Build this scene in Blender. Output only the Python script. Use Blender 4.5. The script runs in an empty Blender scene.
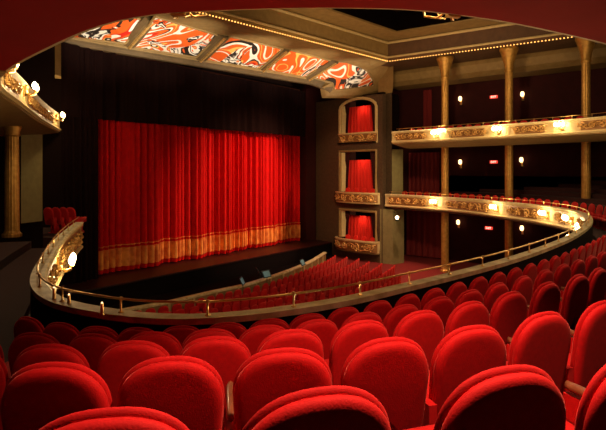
import bpy, math, random
from mathutils import Vector, Matrix
random.seed(7)
S = bpy.context.scene
COL = S.collection
CZ = 6.5                                   # eye height above the stalls floor
YAW = math.radians(38.4)
SN, CS = math.sin(YAW), math.cos(YAW)
F = 500.0

# ------------------------------------------------------------------ measuring helpers
def ray(px, py):
    l, v = (px-303)/F, (170-py)/F
    return (SN*l+CS, -CS*l+SN, v)
def at_z(px, py, z):                       # z is relative to the eye
    r = ray(px, py); t = z/r[2]
    return (r[0]*t, r[1]*t)
def at_d(px, d):
    r = ray(px, 170); return (r[0]*d, r[1]*d)
def proj(x, y, z):
    l = SN*x-CS*y; d = CS*x+SN*y
    return (303+F*l/d, 170-F*(z-CZ)/d, d)

# ------------------------------------------------------------------ materials
MATS = {}
def mat(name, col, rough=.6, metal=0, emit=None, es=0, noise=None, bump=None, sheen=0, spec=None, coat=0):
    m = bpy.data.materials.new(name); m.use_nodes = True
    nt = m.node_tree; b = nt.nodes['Principled BSDF']
    b.inputs['Base Color'].default_value = (*col, 1)
    b.inputs['Roughness'].default_value = rough
    b.inputs['Metallic'].default_value = metal
    if spec is not None: b.inputs['Specular IOR Level'].default_value = spec
    if coat: b.inputs['Coat Weight'].default_value = coat
    if sheen:
        b.inputs['Sheen Weight'].default_value = sheen
        b.inputs['Sheen Roughness'].default_value = .35
        b.inputs['Sheen Tint'].default_value = (1, .25, .2, 1)
    if emit:
        b.inputs['Emission Color'].default_value = (*emit, 1)
        b.inputs['Emission Strength'].default_value = es
    tc = nt.nodes.new('ShaderNodeTexCoord')
    if noise:
        sc, c2, lo, hi = noise
        n = nt.nodes.new('ShaderNodeTexNoise'); n.inputs['Scale'].default_value = sc
        n.inputs['Detail'].default_value = 5
        nt.links.new(tc.outputs['Object'], n.inputs['Vector'])
        r = nt.nodes.new('ShaderNodeValToRGB')
        r.color_ramp.elements[0].position = lo; r.color_ramp.elements[0].color = (*col, 1)
        r.color_ramp.elements[1].position = hi; r.color_ramp.elements[1].color = (*c2, 1)
        nt.links.new(n.outputs['Fac'], r.inputs['Fac'])
        nt.links.new(r.outputs['Color'], b.inputs['Base Color'])
    if bump:
        sc, st = bump
        n = nt.nodes.new('ShaderNodeTexNoise'); n.inputs['Scale'].default_value = sc
        n.inputs['Detail'].default_value = 4
        nt.links.new(tc.outputs['Object'], n.inputs['Vector'])
        bp = nt.nodes.new('ShaderNodeBump'); bp.inputs['Strength'].default_value = st
        bp.inputs['Distance'].default_value = .02
        nt.links.new(n.outputs['Fac'], bp.inputs['Height'])
        nt.links.new(bp.outputs['Normal'], b.inputs['Normal'])
    MATS[name] = m
    return m
velvet = mat('red_velvet', (.60, .0025, .004), .8, sheen=.3, noise=(35, (.5, .002, .003), .35, .75), bump=(160, .15), spec=.25)
velvet_far = mat('red_velvet_stalls', (.5, .004, .005), .7, sheen=.4, spec=.3)
curtain_m = mat('stage_curtain_velvet', (.62, .002, .002), .85, noise=(3, (.5, .0015, .0015), .3, .7), spec=.2)
boxcurt_m = mat('box_curtain_velvet', (.62, .015, .008), .7, sheen=.3, spec=.2)
fringe_m = mat('gold_fringe', (.95, .36, .07), .7, noise=(2.2, (.62, .14, .03), .35, .65), spec=.3)
gold = mat('gilded_plaster', (.85, .52, .17), .34, .5, noise=(9, (.42, .22, .06), .4, .7), bump=(30, .5))
bronze = mat('bronze_field', (.26, .12, .035), .5, .3)
gold_col = mat('gilt_column', (.55, .30, .07), .42, .6, noise=(6, (.38, .19, .04), .35, .7), bump=(20, .2))
cream = mat('cream_plaster', (.60, .44, .19), .6, noise=(5, (.5, .38, .18), .35, .7))
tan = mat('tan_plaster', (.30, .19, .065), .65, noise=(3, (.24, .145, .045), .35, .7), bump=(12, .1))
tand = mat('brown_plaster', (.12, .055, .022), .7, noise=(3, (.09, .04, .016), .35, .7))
tan_c = mat('olive_canopy_plaster', (.13, .08, .03), .65, noise=(3, (.10, .06, .02), .35, .7))
green = mat('olive_plaster', (.20, .17, .065), .7, noise=(4, (.16, .13, .05), .35, .7))
piermat = mat('brown_stone', (.075, .042, .018), .7, noise=(7, (.05, .025, .01), .35, .7))
ledge_m = mat('worn_ledge_paint', (.75, .64, .38), .5, noise=(5, (.48, .38, .18), .35, .65), bump=(25, .2))
maroon = mat('maroon_wall', (.035, .0025, .002), .8, spec=.2, noise=(2, (.025, .002, .0015), .35, .7))
soffit_m = mat('oxblood_soffit', (.34, .006, .004), .8, spec=.1, noise=(1.2, (.28, .005, .003), .35, .7))
dark = mat('dark_brown_paint', (.006, .0015, .001), .9, spec=.1)
blackm = mat('black_paint', (.003, .001, .001), .8, spec=.1)
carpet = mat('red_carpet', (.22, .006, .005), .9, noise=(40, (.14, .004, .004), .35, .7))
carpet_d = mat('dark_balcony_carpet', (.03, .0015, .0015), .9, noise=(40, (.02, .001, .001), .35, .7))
stage_m = mat('stage_boards', (.03, .003, .002), .45, noise=(2, (.02, .002, .0015), .3, .7))
brass = mat('brass', (.8, .5, .18), .28, .95)
wood = mat('polished_wood', (.26, .07, .025), .35, noise=(14, (.16, .04, .015), .35, .7), coat=.3)
iron = mat('black_iron', (.02, .02, .02), .5, .6)
bulb_m = mat('glowing_bulb', (1, .85, .6), .4, emit=(1, .72, .35), es=22)
cove_m = mat('amber_bulb', (1, .6, .2), .4, emit=(1, .45, .1), es=2.6)
shade_m = mat('glowing_shade', (1, .8, .5), .4, emit=(1, .66, .3), es=3)
exit_m = mat('exit_sign_glass', (.7, .05, .04), .4, emit=(1, .07, .04), es=.9)
exit_t = mat('exit_lettering', (1, .7, .6), .4, emit=(1, .45, .35), es=3)
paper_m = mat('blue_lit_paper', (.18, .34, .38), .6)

def art_material():
    m = bpy.data.materials.new('painted_swirls'); m.use_nodes = True
    nt = m.node_tree; b = nt.nodes['Principled BSDF']; L = nt.links.new
    b.inputs['Roughness'].default_value = .55
    tc = nt.nodes.new('ShaderNodeTexCoord'); oi = nt.nodes.new('ShaderNodeObjectInfo')
    add = nt.nodes.new('ShaderNodeVectorMath'); add.operation = 'MULTIPLY_ADD'
    cmb = nt.nodes.new('ShaderNodeCombineXYZ')
    for i in range(3): L(oi.outputs['Random'], cmb.inputs[i])
    L(cmb.outputs[0], add.inputs[0]); add.inputs[1].default_value = (37, 23, 11)
    L(tc.outputs['Object'], add.inputs[2])
    def noise(sc, dist, det=1.5):
        n = nt.nodes.new('ShaderNodeTexNoise'); n.inputs['Scale'].default_value = sc
        n.inputs['Distortion'].default_value = dist; n.inputs['Detail'].default_value = det
        L(add.outputs[0], n.inputs['Vector']); return n
    def ramp(src, stops):
        r = nt.nodes.new('ShaderNodeValToRGB'); r.color_ramp.interpolation = 'CONSTANT'
        e = r.color_ramp.elements
        e[0].position, e[0].color = stops[0][0], (*stops[0][1], 1)
        e[1].position, e[1].color = stops[1][0], (*stops[1][1], 1)
        for p, c in stops[2:]:
            k = e.new(p); k.color = (*c, 1)
        L(src, r.inputs['Fac']); return r
    nsc = .45
    O, R, W, K, G, Yl = (.80, .12, .015), (.55, .02, .008), (.9, .85, .75), (.02, .015, .012), (.30, .28, .24), (.85, .5, .12)
    a = ramp(noise(.22, 2.4, 1).outputs['Fac'], [(0, K), (.30, O), (.385, W), (.42, O), (.47, Yl), (.485, O), (.53, W), (.565, K), (.59, O), (.63, R), (.66, W)])
    c = ramp(noise(.5, 2.0, 2).outputs['Fac'], [(0, W), (.34, O), (.39, K), (.44, W), (.48, G), (.50, K), (.54, W), (.59, O), (.63, Yl), (.66, K), (.7, W)])
    mx = nt.nodes.new('ShaderNodeMix'); mx.data_type = 'RGBA'
    f = ramp(noise(.2, 1.0).outputs['Fac'], [(0, (1, 1, 1)), (.44, (0, 0, 0))])
    L(f.outputs['Color'], mx.inputs[0]); L(a.outputs['Color'], mx.inputs[6]); L(c.outputs['Color'], mx.inputs[7])
    L(mx.outputs[2], b.inputs['Base Color'])
    return m
art_m = art_material()
val_m = mat('black_red_valance', (.007, .0012, .001), .9, spec=.1)
drape_d = mat('dark_red_drape', (.16, .003, .003), .8)

# ------------------------------------------------------------------ mesh helpers
class MB:
    def __init__(s): s.v = []; s.f = []
    def add(s, vs, fs):
        o = len(s.v); s.v += [tuple(v) for v in vs]; s.f += [tuple(i+o for i in f) for f in fs]; return s
    def box(s, c, d, rz=0):
        cx, cy, cz = c; hx, hy, hz = d[0]/2, d[1]/2, d[2]/2
        ca, sa = math.cos(rz), math.sin(rz)
        vs = []
        for z in (-hz, hz):
            for x, y in ((-hx, -hy), (hx, -hy), (hx, hy), (-hx, hy)):
                vs.append((cx+x*ca-y*sa, cy+x*sa+y*ca, cz+z))
        return s.add(vs, [(3, 2, 1, 0), (4, 5, 6, 7), (0, 1, 5, 4), (1, 2, 6, 5), (2, 3, 7, 6), (3, 0, 4, 7)])
    def loft(s, rings, caps=True, closed=True):
        n = len(rings[0]); vs = [p for r in rings for p in r]; fs = []
        for i in range(len(rings)-1):
            for j in range(n if closed else n-1):
                k = (j+1) % n
                fs.append((i*n+j, i*n+k, (i+1)*n+k, (i+1)*n+j))
        if caps and closed:
            fs.append(tuple(reversed(range(n)))); fs.append(tuple(range((len(rings)-1)*n, len(rings)*n)))
        return s.add(vs, fs)
    def tube(s, pts, r, n=8):
        rings = []; pts = [Vector(p) for p in pts]
        for i, p in enumerate(pts):
            t = (pts[min(i+1, len(pts)-1)]-pts[max(i-1, 0)]).normalized()
            up = Vector((0, 0, 1)) if abs(t.z) < .9 else Vector((1, 0, 0))
            a = t.cross(up).normalized(); b = a.cross(t)
            rr = r[i] if isinstance(r, (list, tuple)) else r
            rings.append([p+a*math.cos(k*2*math.pi/n)*rr+b*math.sin(k*2*math.pi/n)*rr for k in range(n)])
        return s.loft(rings)
    def lathe(s, prof, c=(0, 0, 0), n=20, flute=0):
        rings = []
        for r, z in prof:
            rings.append([(c[0]+r*(1-(flute if k % 2 else 0))*math.cos(2*math.pi*k/n), c[1]+r*(1-(flute if k % 2 else 0))*math.sin(2*math.pi*k/n), c[2]+z) for k in range(n)])
        return s.loft(rings)
    def ball(s, c, r, n=8, m=6):
        rx, ry, rz = r if isinstance(r, tuple) else (r, r, r)
        rings = []
        for i in range(m+1):
            a = -math.pi/2+math.pi*i/m; q = max(math.cos(a), .03)
            rings.append([(c[0]+rx*q*math.cos(2*math.pi*k/n), c[1]+ry*q*math.sin(2*math.pi*k/n), c[2]+rz*math.sin(a)) for k in range(n)])
        return s.loft(rings)
    def prism(s, poly, z0, z1):
        n = len(poly)
        return s.add([(x, y, z0) for x, y in poly]+[(x, y, z1) for x, y in poly],
                     [tuple(reversed(range(n))), tuple(range(n, 2*n))]+[(i, (i+1) % n, n+(i+1) % n, n+i) for i in range(n)])
    def sweep(s, path, nrm, prof, close=True):
        """profile of (out, z) points carried along a plan path"""
        rings = [[(p[0]+n[0]*o, p[1]+n[1]*o, z) for o, z in prof] for p, n in zip(path, nrm)]
        return s.loft(rings, caps=close, closed=close)
    def mesh(s, name, m, smooth=False):
        me = bpy.data.meshes.new(name); me.from_pydata(s.v, [], s.f); me.update()
        ms = m if isinstance(m, (list, tuple)) else [m]
        for q in ms: me.materials.append(q)
        if smooth: me.shade_smooth()
        return me
    def build(s, name, m, parent=None, smooth=False, loc=None):
        me = s.mesh(name, m, smooth)
        import bmesh
        b = bmesh.new(); b.from_mesh(me); bmesh.ops.recalc_face_normals(b, faces=b.faces); b.to_mesh(me); b.free()
        o = bpy.data.objects.new(name, me); COL.objects.link(o)
        if parent: o.parent = parent
        if loc: o.location = loc
        return o
def tag(o, label=None, cat=None, group=None, kind=None):
    if label: o['label'] = label
    if cat: o['category'] = cat
    if group: o['group'] = group
    if kind: o['kind'] = kind
    return o
def thing(name, label, cat, loc=(0, 0, 0), rz=0, group=None):
    o = bpy.data.objects.new(name, None); COL.objects.link(o)
    o.location = loc; o.rotation_euler = (0, 0, rz); o.empty_display_size = .1
    return tag(o, label, cat, group, 'thing')
def struct(name, mb, m, smooth=False):
    o = mb.build(name, m, smooth=smooth); o['kind'] = 'structure'; return o
def kids(o): return [c for c in COL.objects if c.parent == o]
def dup(root, ch, loc, rz, label=None, group=None):
    r = root.copy(); COL.objects.link(r); r.location = loc; r.rotation_euler = (0, 0, rz)
    if label: r['label'] = label
    if group: r['group'] = group
    for c in ch:
        k = c.copy(); COL.objects.link(k); k.parent = r
    return r
def light(name, kind, loc, power, col=(1, .75, .45), size=.1, target=None, angle=60, blend=.6):
    d = bpy.data.lights.new(name, kind); d.energy = power; d.color = col
    if kind == 'AREA': d.size = size
    else: d.shadow_soft_size = size
    if kind == 'SPOT': d.spot_size = math.radians(angle); d.spot_blend = blend
    o = bpy.data.objects.new(name, d); COL.objects.link(o); o.location = loc
    if target is not None:
        o.rotation_euler = (Vector(target)-Vector(loc)).to_track_quat('-Z', 'Y').to_euler()
    return o
ORD = ['', 'first', 'second', 'third', 'fourth', 'fifth', 'sixth', 'seventh', 'eighth', 'ninth', 'tenth', 'eleventh', 'twelfth', 'thirteenth',
       'fourteenth', 'fifteenth', 'sixteenth', 'seventeenth', 'eighteenth', 'nineteenth', 'twentieth', 'twenty-first', 'twenty-second', 'twenty-third',
       'twenty-fourth', 'twenty-fifth', 'twenty-sixth', 'twenty-seventh', 'twenty-eighth', 'twenty-ninth', 'thirtieth']
ORD += ['%dth' % k for k in range(31, 80)]

# ------------------------------------------------------------------ plan curves
def smooth_path(pts, step=.3):
    P = [Vector(p) for p in pts]; P = [P[0]*2-P[1]]+P+[P[-1]*2-P[-2]]
    fine = []
    for i in range(1, len(P)-2):
        for k in range(12):
            t = k/12
            a, b, c, d = P[i-1], P[i], P[i+1], P[i+2]
            fine.append(.5*((2*b)+(c-a)*t+(2*a-5*b+4*c-d)*t*t+(-a+3*b-3*c+d)*t**3))
    fine.append(P[-2])
    for _ in range(6):
        fine = [fine[0]]+[(fine[i-1]+fine[i]*2+fine[i+1])/4 for i in range(1, len(fine)-1)]+[fine[-1]]
    acc = [0]
    for i in range(1, len(fine)): acc.append(acc[-1]+(fine[i]-fine[i-1]).length)
    n = max(2, round(acc[-1]/step)); out = []; j = 0
    for k in range(n+1):
        s = acc[-1]*k/n
        while j < len(acc)-2 and acc[j+1] < s: j += 1
        q = (s-acc[j])/max(acc[j+1]-acc[j], 1e-9); out.append(fine[j].lerp(fine[j+1], q))
    return out
def normals(path):
    out = []
    for i in range(len(path)):
        t = (path[min(i+2, len(path)-1)]-path[max(i-2, 0)]).normalized()
        out.append(Vector((t.y, -t.x)))
    return out
class Curve:
    def __init__(s, pts, step=.3):
        s.p = smooth_path(pts, step); s.n = normals(s.p)
        s.acc = [0]
        for i in range(1, len(s.p)): s.acc.append(s.acc[-1]+(s.p[i]-s.p[i-1]).length)
        s.L = s.acc[-1]
    def at(s, a, off=0):
        a = min(max(a, 0), s.L); i = min(int(a/s.L*(len(s.p)-1)), len(s.p)-2)
        q = (a-s.acc[i])/(s.acc[i+1]-s.acc[i]); p = s.p[i].lerp(s.p[i+1], q); n = s.n[i].lerp(s.n[i+1], q).normalized()
        return p+n*off, n
    def near(s, x, y):
        b = min(range(len(s.p)), key=lambda i: (s.p[i].x-x)**2+(s.p[i].y-y)**2)
        return s.acc[b]
M = Curve([(30.6, 17.0), (30.2, 14.5), (29.3, 11.7), (28.2, 9.6), (26.8, 7.7), (24.9, 5.4), (22.2, 3.7), (18.5, 2.85), (14.5, 2.58), (11.5, 2.67), (9.43, 2.86), (7.8, 3.12),
           (6.5, 3.38), (5.47, 3.6), (4.77, 3.85), (4.17, 4.15), (3.71, 4.5), (3.38, 5.0), (3.2, 5.6), (3.1, 6.4), (3.3, 7.35), (3.75, 8.38), (4.6, 9.92), (5.7, 11.8), (6.85, 13.6), (8.08, 15.4)])
U = Curve([(29.15, 15.7), (28.9, 13.5), (28.6, 11), (28.1, 8.5), (27.6, 5.8), (26.7, 3.3), (24.9, 1.5), (22, .3), (18, -.3), (13, -.1), (10, .45), (8.1, 1.02), (6.9, 1.48),
           (6.07, 1.84), (5.45, 2.2), (4.94, 2.56), (4.23, 3.39), (3.64, 4.32), (3.37, 4.89), (3.25, 5.74), (3.37, 7.29), (3.67, 9.44), (4.3, 11.7), (5.9, 14.5), (8.15, 18.4), (11.0, 22.9)])
MT, UT, UB = CZ-1.65, CZ+2.5, CZ+1.75           # tops of the two fronts, underside of the upper one

def clampxy(p):
    return (min(max(p[0], -6.9), 34.85), max(p[1], -7.9))
def band(curve, o0, o1, z, th, a0=0, a1=None):
    """flat slab between two outward offsets of a curve"""
    mb = MB(); rings = []
    for p, n, a in zip(curve.p, curve.n, curve.acc):
        if a < a0 or (a1 and a > a1): continue
        q0 = clampxy((p.x-n.x*o0, p.y-n.y*o0)); q1 = clampxy((p.x-n.x*o1, p.y-n.y*o1))
        rings.append([(*q0, z), (*q1, z), (*q1, z-th), (*q0, z-th)])
    return mb.loft(rings)

# ------------------------------------------------------------------ relief ornament
def relief(curve_fn, length, h, seed, name, parent, m=gold, out=.0):
    """scrolling acanthus relief: curve_fn(s, o) -> (x, y) ; panel centred on s=0"""
    rnd = random.Random(seed); mb = MB()
    nsc = max(2, round(length/(h*1.35)))
    w = length/nsc
    def put(s, z, o): x, y = curve_fn(s, o+out); return (x, y, z)
    for k in range(nsc):
        c = -length/2+w*(k+.5); sg = 1 if k % 2 else -1
        pts = []; rr = []
        for i in range(15):                                   # the scroll
            t = i/14; a = sg*(t*2.6*math.pi)+math.pi*.5; r = h*.40*(1-t*.8)
            pts.append(put(c+r*math.cos(a)*1.25, r*math.sin(a), .03+.05*t)); rr.append(h*.075*(1-.35*t))
        mb.tube(pts, rr, 5)
        mb.tube([put(c+w*(q-.5), -sg*h*.34*math.cos(q*math.pi), .03) for q in (0, .2, .4, .6, .8, 1)], h*.05, 5)
        for i in range(11):                                   # leaves
            a = rnd.uniform(0, 6.28); r = rnd.uniform(.15, .47)*h
            s0 = c+math.cos(a)*r*1.3; z0 = math.sin(a)*r*.92
            l = rnd.uniform(.14, .24)*h; b = a+rnd.uniform(.6, 2.2)
            mb.tube([put(s0-l*math.cos(b)*.6, z0-l*math.sin(b)*.6, .02), put(s0, z0, .07), put(s0+l*math.cos(b)*.6, z0+l*math.sin(b)*.6, .03)], [.008, h*.085, .006], 5)
        mb.tube([put(c, -.03*h, .02), put(c, .0, .12)], [h*.11, h*.05], 6)
    return mb.build(name, m, parent, smooth=False)

# ------------------------------------------------------------------ wall lamp clusters on the fronts
def candelabrum():
    r = thing('candelabrum', 'x', 'lamp')
    mb = MB(); mb.lathe([(.02, -.16), (.09, -.1), (.07, 0), (.1, .1), (.02, .17)], n=10); mb.box((0, -.03, 0), (.16, .06, .34))
    mb.build('backplate', brass, r)
    arms = MB()
    for dx in (-.2, 0, .2):
        arms.tube([(0, 0, -.05), (dx*.5, .13, -.14), (dx, .24, -.1), (dx, .26, -.02)], .014, 6)
        arms.lathe([(.01, -.03), (.05, 0), (.045, .015)], (dx, .26, -.01), 8)
    arms.build('arms', brass, r, smooth=True)
    for dx in (-.2, 0, .2):
        b = MB(); b.lathe([(.022, 0), (.055, .04), (.07, .1), (.05, .17), (.006, .22)], (dx, .26, .01), 10)
        b.build('bulb', bulb_m, r, smooth=True)
    return r
cand0 = candelabrum(); cand_k = kids(cand0); cand_used = False
def put_cand(p, n, z, label, group, power=14, col=(1, .7, .36)):
    global cand_used
    rz = math.atan2(n.y, n.x)-math.pi/2
    if not cand_used:
        cand_used = True; o = cand0; o.location = (*p, z); o.rotation_euler = (0, 0, rz); o['label'] = label; o['group'] = group
    else: o = dup(cand0, cand_k, (*p, z), rz, label, group)
    light('candelabrum_glow', 'POINT', (p.x+n.x*.42, p.y+n.y*.42, z+.12), power, col, .1)

# ------------------------------------------------------------------ balcony fronts
def balcony_front(curve, top, h, name, label, lamp_s, who, group, plain_mat=cream):
    r = thing(name, label, 'balcony front')
    P, N = curve.p, curve.n
    MB().sweep(P, N, [(-.16, top-.07), (-.16, top), (.04, top), (.08, top-.03), (.04, top-.07)]).build('ledge', ledge_m, r)
    MB().sweep(P, N, [(-.02, top-.07), (.04, top-.07), (.06, top-.1), (.02, top-.15), (0, top-.16), (0, top-h+.14), (-.12, top-h+.14), (-.12, top-.07)]).build('fascia', plain_mat, r)
    MB().sweep(P, N, [(-.1, top-h+.14), (.03, top-h+.14), (.06, top-h+.11), (.06, top-h+.07), (.02, top-h+.03), (.0, top-h), (-.06, top-h), (-.06, top-h+.14)]).build('lower_moulding', cream, r)
    MB().sweep(P, N, [(-.12, top-.07), (-.15, top-.07), (-.15, top-h+.02), (-.12, top-h+.02)]).build('inner_face', dark, r)
    return r
def add_reliefs(curve, spans, zc, h, root, seed):
    for i, (a, b) in enumerate(spans):
        mid = (a+b)/2
        def fn(s, o, mid=mid):
            p, n = curve.at(mid+s, o); return (p.x, p.y)
        idx = [k for k, q in enumerate(curve.acc) if a-.05 <= q <= b+.05]
        if len(idx) > 1:
            MB().sweep([curve.p[k] for k in idx], [curve.n[k] for k in idx], [(.0, zc-h*.56), (.015, zc-h*.56), (.015, zc+h*.56), (.0, zc+h*.56)]).build('relief_field', bronze, root)
        rel = relief(fn, b-a, h, seed+i, 'relief_panel', root)
        rel.location.z = zc
def spans_between(lamps, L, gap=.7):
    xs = sorted(lamps); out = []; prev = 0.15
    for x in xs+[L+gap-.15]:
        if x-gap-prev > .8: out.append((prev, x-gap))
        prev = x+gap
    return out
def s_at_px(curve, px, lo=0, hi=None):
    best = None
    for p, a in zip(curve.p, curve.acc):
        if a < lo or (hi and a > hi): continue
        e = abs(proj(p.x, p.y, MT)[0]-px)
        if best is None or e < best[0]: best = (e, a)
    return best[1]
# lamps along the lower front
mtop = M.near(24.9, 5.4)
ml = [s_at_px(M, q, 0, mtop) for q in (437, 497, 552)]
ml += [15.6, 19.2, 22.8, 26.4, 30.0, 33.4, 42.4]
mez = balcony_front(M, MT, .88, 'lower_balcony_front', 'curved cream and gold lower balcony front sweeping round above the stalls', ml, '', '')
add_reliefs(M, spans_between(ml, M.L), MT-.44, .46, mez, 100)
un = U.near(27.6, 5.8)
ul = [s_at_px(U, q, 0, un+3) for q in (437, 500, 565)]
ulf = [U.near(3.9, 10.4), U.near(5.3, 13.5), U.near(9.4, 20.5)]
ul += [15.0, 18.6, 22.2, 25.8, 29.0, 35.35, 38.5, 45.9, 49.5, 57.3]
upf = balcony_front(U, UT, .75, 'upper_balcony_front', 'gold upper balcony front across the right side and curving overhead', ul, '', '')
add_reliefs(U, spans_between(ul, U.L), UT-.37, .40, upf, 300)
def lamp_label(x, y, z, tier, i):
    px, py, d = proj(x, y, z)
    return px
def place_lamps(curve, ls, z, tier, labels, power):
    for i, a in enumerate(sorted(ls)):
        p, n = curve.at(a, .05)
        low_ = tier == 'upper' and 30 < a < 45
        put_cand(p, n, UB+.15 if low_ else (UT-.25 if tier == 'upper' and a > 45 else z), labels.get(i, 'brass candelabrum lamp on the near stretch of the %s balcony front' % tier), 'lamps on the %s balcony front' % tier, power*(.12 if low_ else 1))
place_lamps(M, ml, MT-.42, 'lower', {0: 'glowing candle lamp on the lower balcony front beside the first gilt column from the boxes',
    1: 'glowing candle lamp on the lower balcony front just left of the middle column', 2: 'glowing candle lamp on the lower balcony front near its tight right-hand bend',
    3: 'candle lamp glaring at the very tip of the right-hand bend of the lower balcony',
    9: 'glaring candle lamp on the far left arm of the lower balcony'}, 80)
place_lamps(U, ul, UT-.36, 'upper', {0: 'glowing candle lamp on the upper balcony front by the first gilt column from the boxes',
    1: 'glowing candle lamp on the upper balcony front left of the middle column', 2: 'glowing candle lamp on the upper balcony front left of the rightmost column',
    8: 'candle lamp peeping below the red overhang above the right columns', 9: 'candle lamp peeping below the red overhang above the second painted panel',
    10: 'topmost candle lamp on the left upper balcony front, under the dark overhang', 11: 'middle candle lamp of the left upper balcony front',
    12: 'lowest and farthest candle lamp of the left upper balcony front'}, 110)

# handrails
def handrail(curve, top, a0, a1, step, name, label):
    r = thing(name, label, 'railing')
    pts = []; a = a0
    while a <= a1:
        p, n = curve.at(a, -.06); pts.append((p.x, p.y, top+.16)); a += .3
    MB().tube(pts, .014, 6).build('rail', brass, r, smooth=True)
    a = a0+.2
    while a < a1:
        p, n = curve.at(a, -.06)
        MB().lathe([(.035, 0), (.03, .012), (.012, .02), (.012, .13), (.022, .145), (.022, .175), (.008, .185)], (0, 0, 0), 8).build('post', brass, r, smooth=True, loc=(p.x, p.y, top))
        a += step
    return r
handrail(M, MT, .3, M.L-.3, 1.02, 'brass_handrail', 'thin brass handrail on short posts along the lower balcony ledge')
handrail(U, UT, .3, un+6, .95, 'brass_handrail', 'thin brass handrail on short posts along the upper balcony ledge')

# ------------------------------------------------------------------ balcony floors and soffits
FE = MT-.78
nrow = 9
mb = MB()
prof = [(-.3, FE)]
rings = []
for p, n, a in zip(M.p, M.n, M.acc):
    ring = []
    pr = [(.3, FE-.14), (.3, FE)]
    for k in range(nrow):
        o = 1.42+.95*k
        pr += [(o, FE+.224*k), (o, FE+.224*(k+1))]
    pr += [(12, FE+.224*nrow), (12, FE-.14)]
    ring = [(*clampxy((p.x-n.x*o, p.y-n.y*o)), z) for o, z in pr]
    rings.append(ring)
mb.loft(rings)
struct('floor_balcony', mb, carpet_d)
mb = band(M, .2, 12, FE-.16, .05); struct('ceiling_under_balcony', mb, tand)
# upper balcony: soffit, floor
mb = band(U, .06, 12, UB, .01); struct('ceiling_soffit', mb, soffit_m)
arc_r = U.near(26.9, 3.6)
for (a0, a1, nm) in ((0, U.near(25.2, 1.6), 'trim_1'), (U.near(3.67, 9.4), U.L, 'trim_2')):
    idx = [i for i, a in enumerate(U.acc) if a0 <= a <= a1]
    t = MB().sweep([U.p[i] for i in idx], [U.n[i] for i in idx], [(-.05, UB-.005), (-.05, UB-.05), (-1.6, UB-.28), (-2.2, UB-.3), (-2.2, UB-.02)])
    struct(nm, t, tan)
idx = [i for i, a in enumerate(M.acc) if a < mtop]
struct('trim_3', MB().sweep([M.p[i] for i in idx], [M.n[i] for i in idx], [(-.3, MT-.9), (-.3, MT-.95), (-1.2, MT-1.12), (-1.9, MT-1.14), (-1.9, MT-.92)]), tan)

# ------------------------------------------------------------------ seats
def outline(w, z0, z1, inset, n=22):
    """rounded-top backrest outline (x, z), counter-clockwise"""
    pts = []; hw = w/2-inset; zt = z1-inset; arc = .20
    zc = zt-arc+inset*.2
    for k in range(n+1):
        a = math.pi*k/n
        c, s_ = math.cos(a), math.sin(a)
        x = hw*math.copysign(abs(c)**.82, c); z = zc+(zt-zc)*abs(s_)**.92
        pts.append((x, z))
    for z in (zc-.12, zc-.25, z0+inset+.03): pts.append((-hw*(1-.10*(zc-z)/(zc-z0)), z))
    pts.append((-hw*.84, z0+inset)); pts.append((hw*.84, z0+inset))
    for z in (z0+inset+.03, zc-.25, zc-.12): pts.append((hw*(1-.10*(zc-z)/(zc-z0)), z))
    return pts
def rake(y, z): return y-(z-.4)*.16
TOP = .95
def pad(mb, w, z0, z1, layers):
    rings = []
    for y, ins in layers:
        o = outline(w, z0, z1, ins)
        rings.append([(x, rake(y, z), z) for x, z in o])
    return mb.loft(rings)
TY = -(TOP-.4)*.16
def seat_shapes():
    back = pad(MB(), .452, .30, .935, [(-.046, .21), (-.046, .15), (-.046, .10), (-.046, .06), (-.0457, .04), (-.044, .026), (-.038, .012), (-.030, .004), (-.022, .001), (-.010, .0), (-.004, .012)])
    cush = pad(MB(), .458, .33, .95, [(-.006, .012), (.002, .002), (.010, -.002), (.020, .005), (.030, .02), (.038, .05), (.042, .09), (.044, .13), (.044, .17)])
    sc = MB(); rings = []
    for z, ins in ((.36, .03), (.37, .008), (.40, 0), (.445, 0), (.465, .012), (.475, .04)):
        ring = []
        hw, y0, y1 = .225-ins, .05+ins, .50-ins
        for cx, cy, a0 in ((hw-.05, y1-.05, 0), (-hw+.05, y1-.05, 90), (-hw+.05, y0+.05, 180), (hw-.05, y0+.05, 270)):
            for q in range(4):
                a = math.radians(a0+q*30); ring.append((cx+.05*math.cos(a), cy+.05*math.sin(a), z+.02*(cy > .2)))
        rings.append(ring)
    sc.loft(rings)
    side = MB(); side.loft([[(x, y, z) for y, z in ((-.06, .0), (.30, .0), (.30, .06), (.22, .12), (.26, .45), (.40, .48), (.40, .58), (-.06, .58), (-.06, .4))] for x in (.238, .282)])
    arm = MB(); rings = []
    for y, hw, z in ((.04, .010, .585), (.05, .020, .585), (.15, .023, .585), (.3, .026, .59), (.37, .026, .59), (.40, .016, .59)):
        rings.append([(.26+hw*math.cos(a*math.pi/4), y, z+.018+.02*math.sin(a*math.pi/4)) for a in range(8)])
    arm.loft(rings)
    base = MB(); base.box((0, .16, .2), (.06, .22, .38)); base.box((0, .16, .01), (.16, .34, .02)); base.box((0, .2, .35), (.36, .3, .02))
    return back, cush, sc, side, arm, base
def make_seat():
    r = thing('theatre_chair', 'x', 'chair')
    back, cush, sc, side, arm, base = seat_shapes()
    back.build('back_panel', velvet, r, smooth=True)
    cush.build('backrest', velvet, r, smooth=True)
    sc.build('seat_cushion', velvet, r, smooth=True)
    side.build('side_panel', velvet, r)
    arm.build('armrest', wood, r, smooth=True)
    base.build('pedestal', iron, r)
    return r
seat0 = make_seat(); seat_k = kids(seat0)
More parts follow.
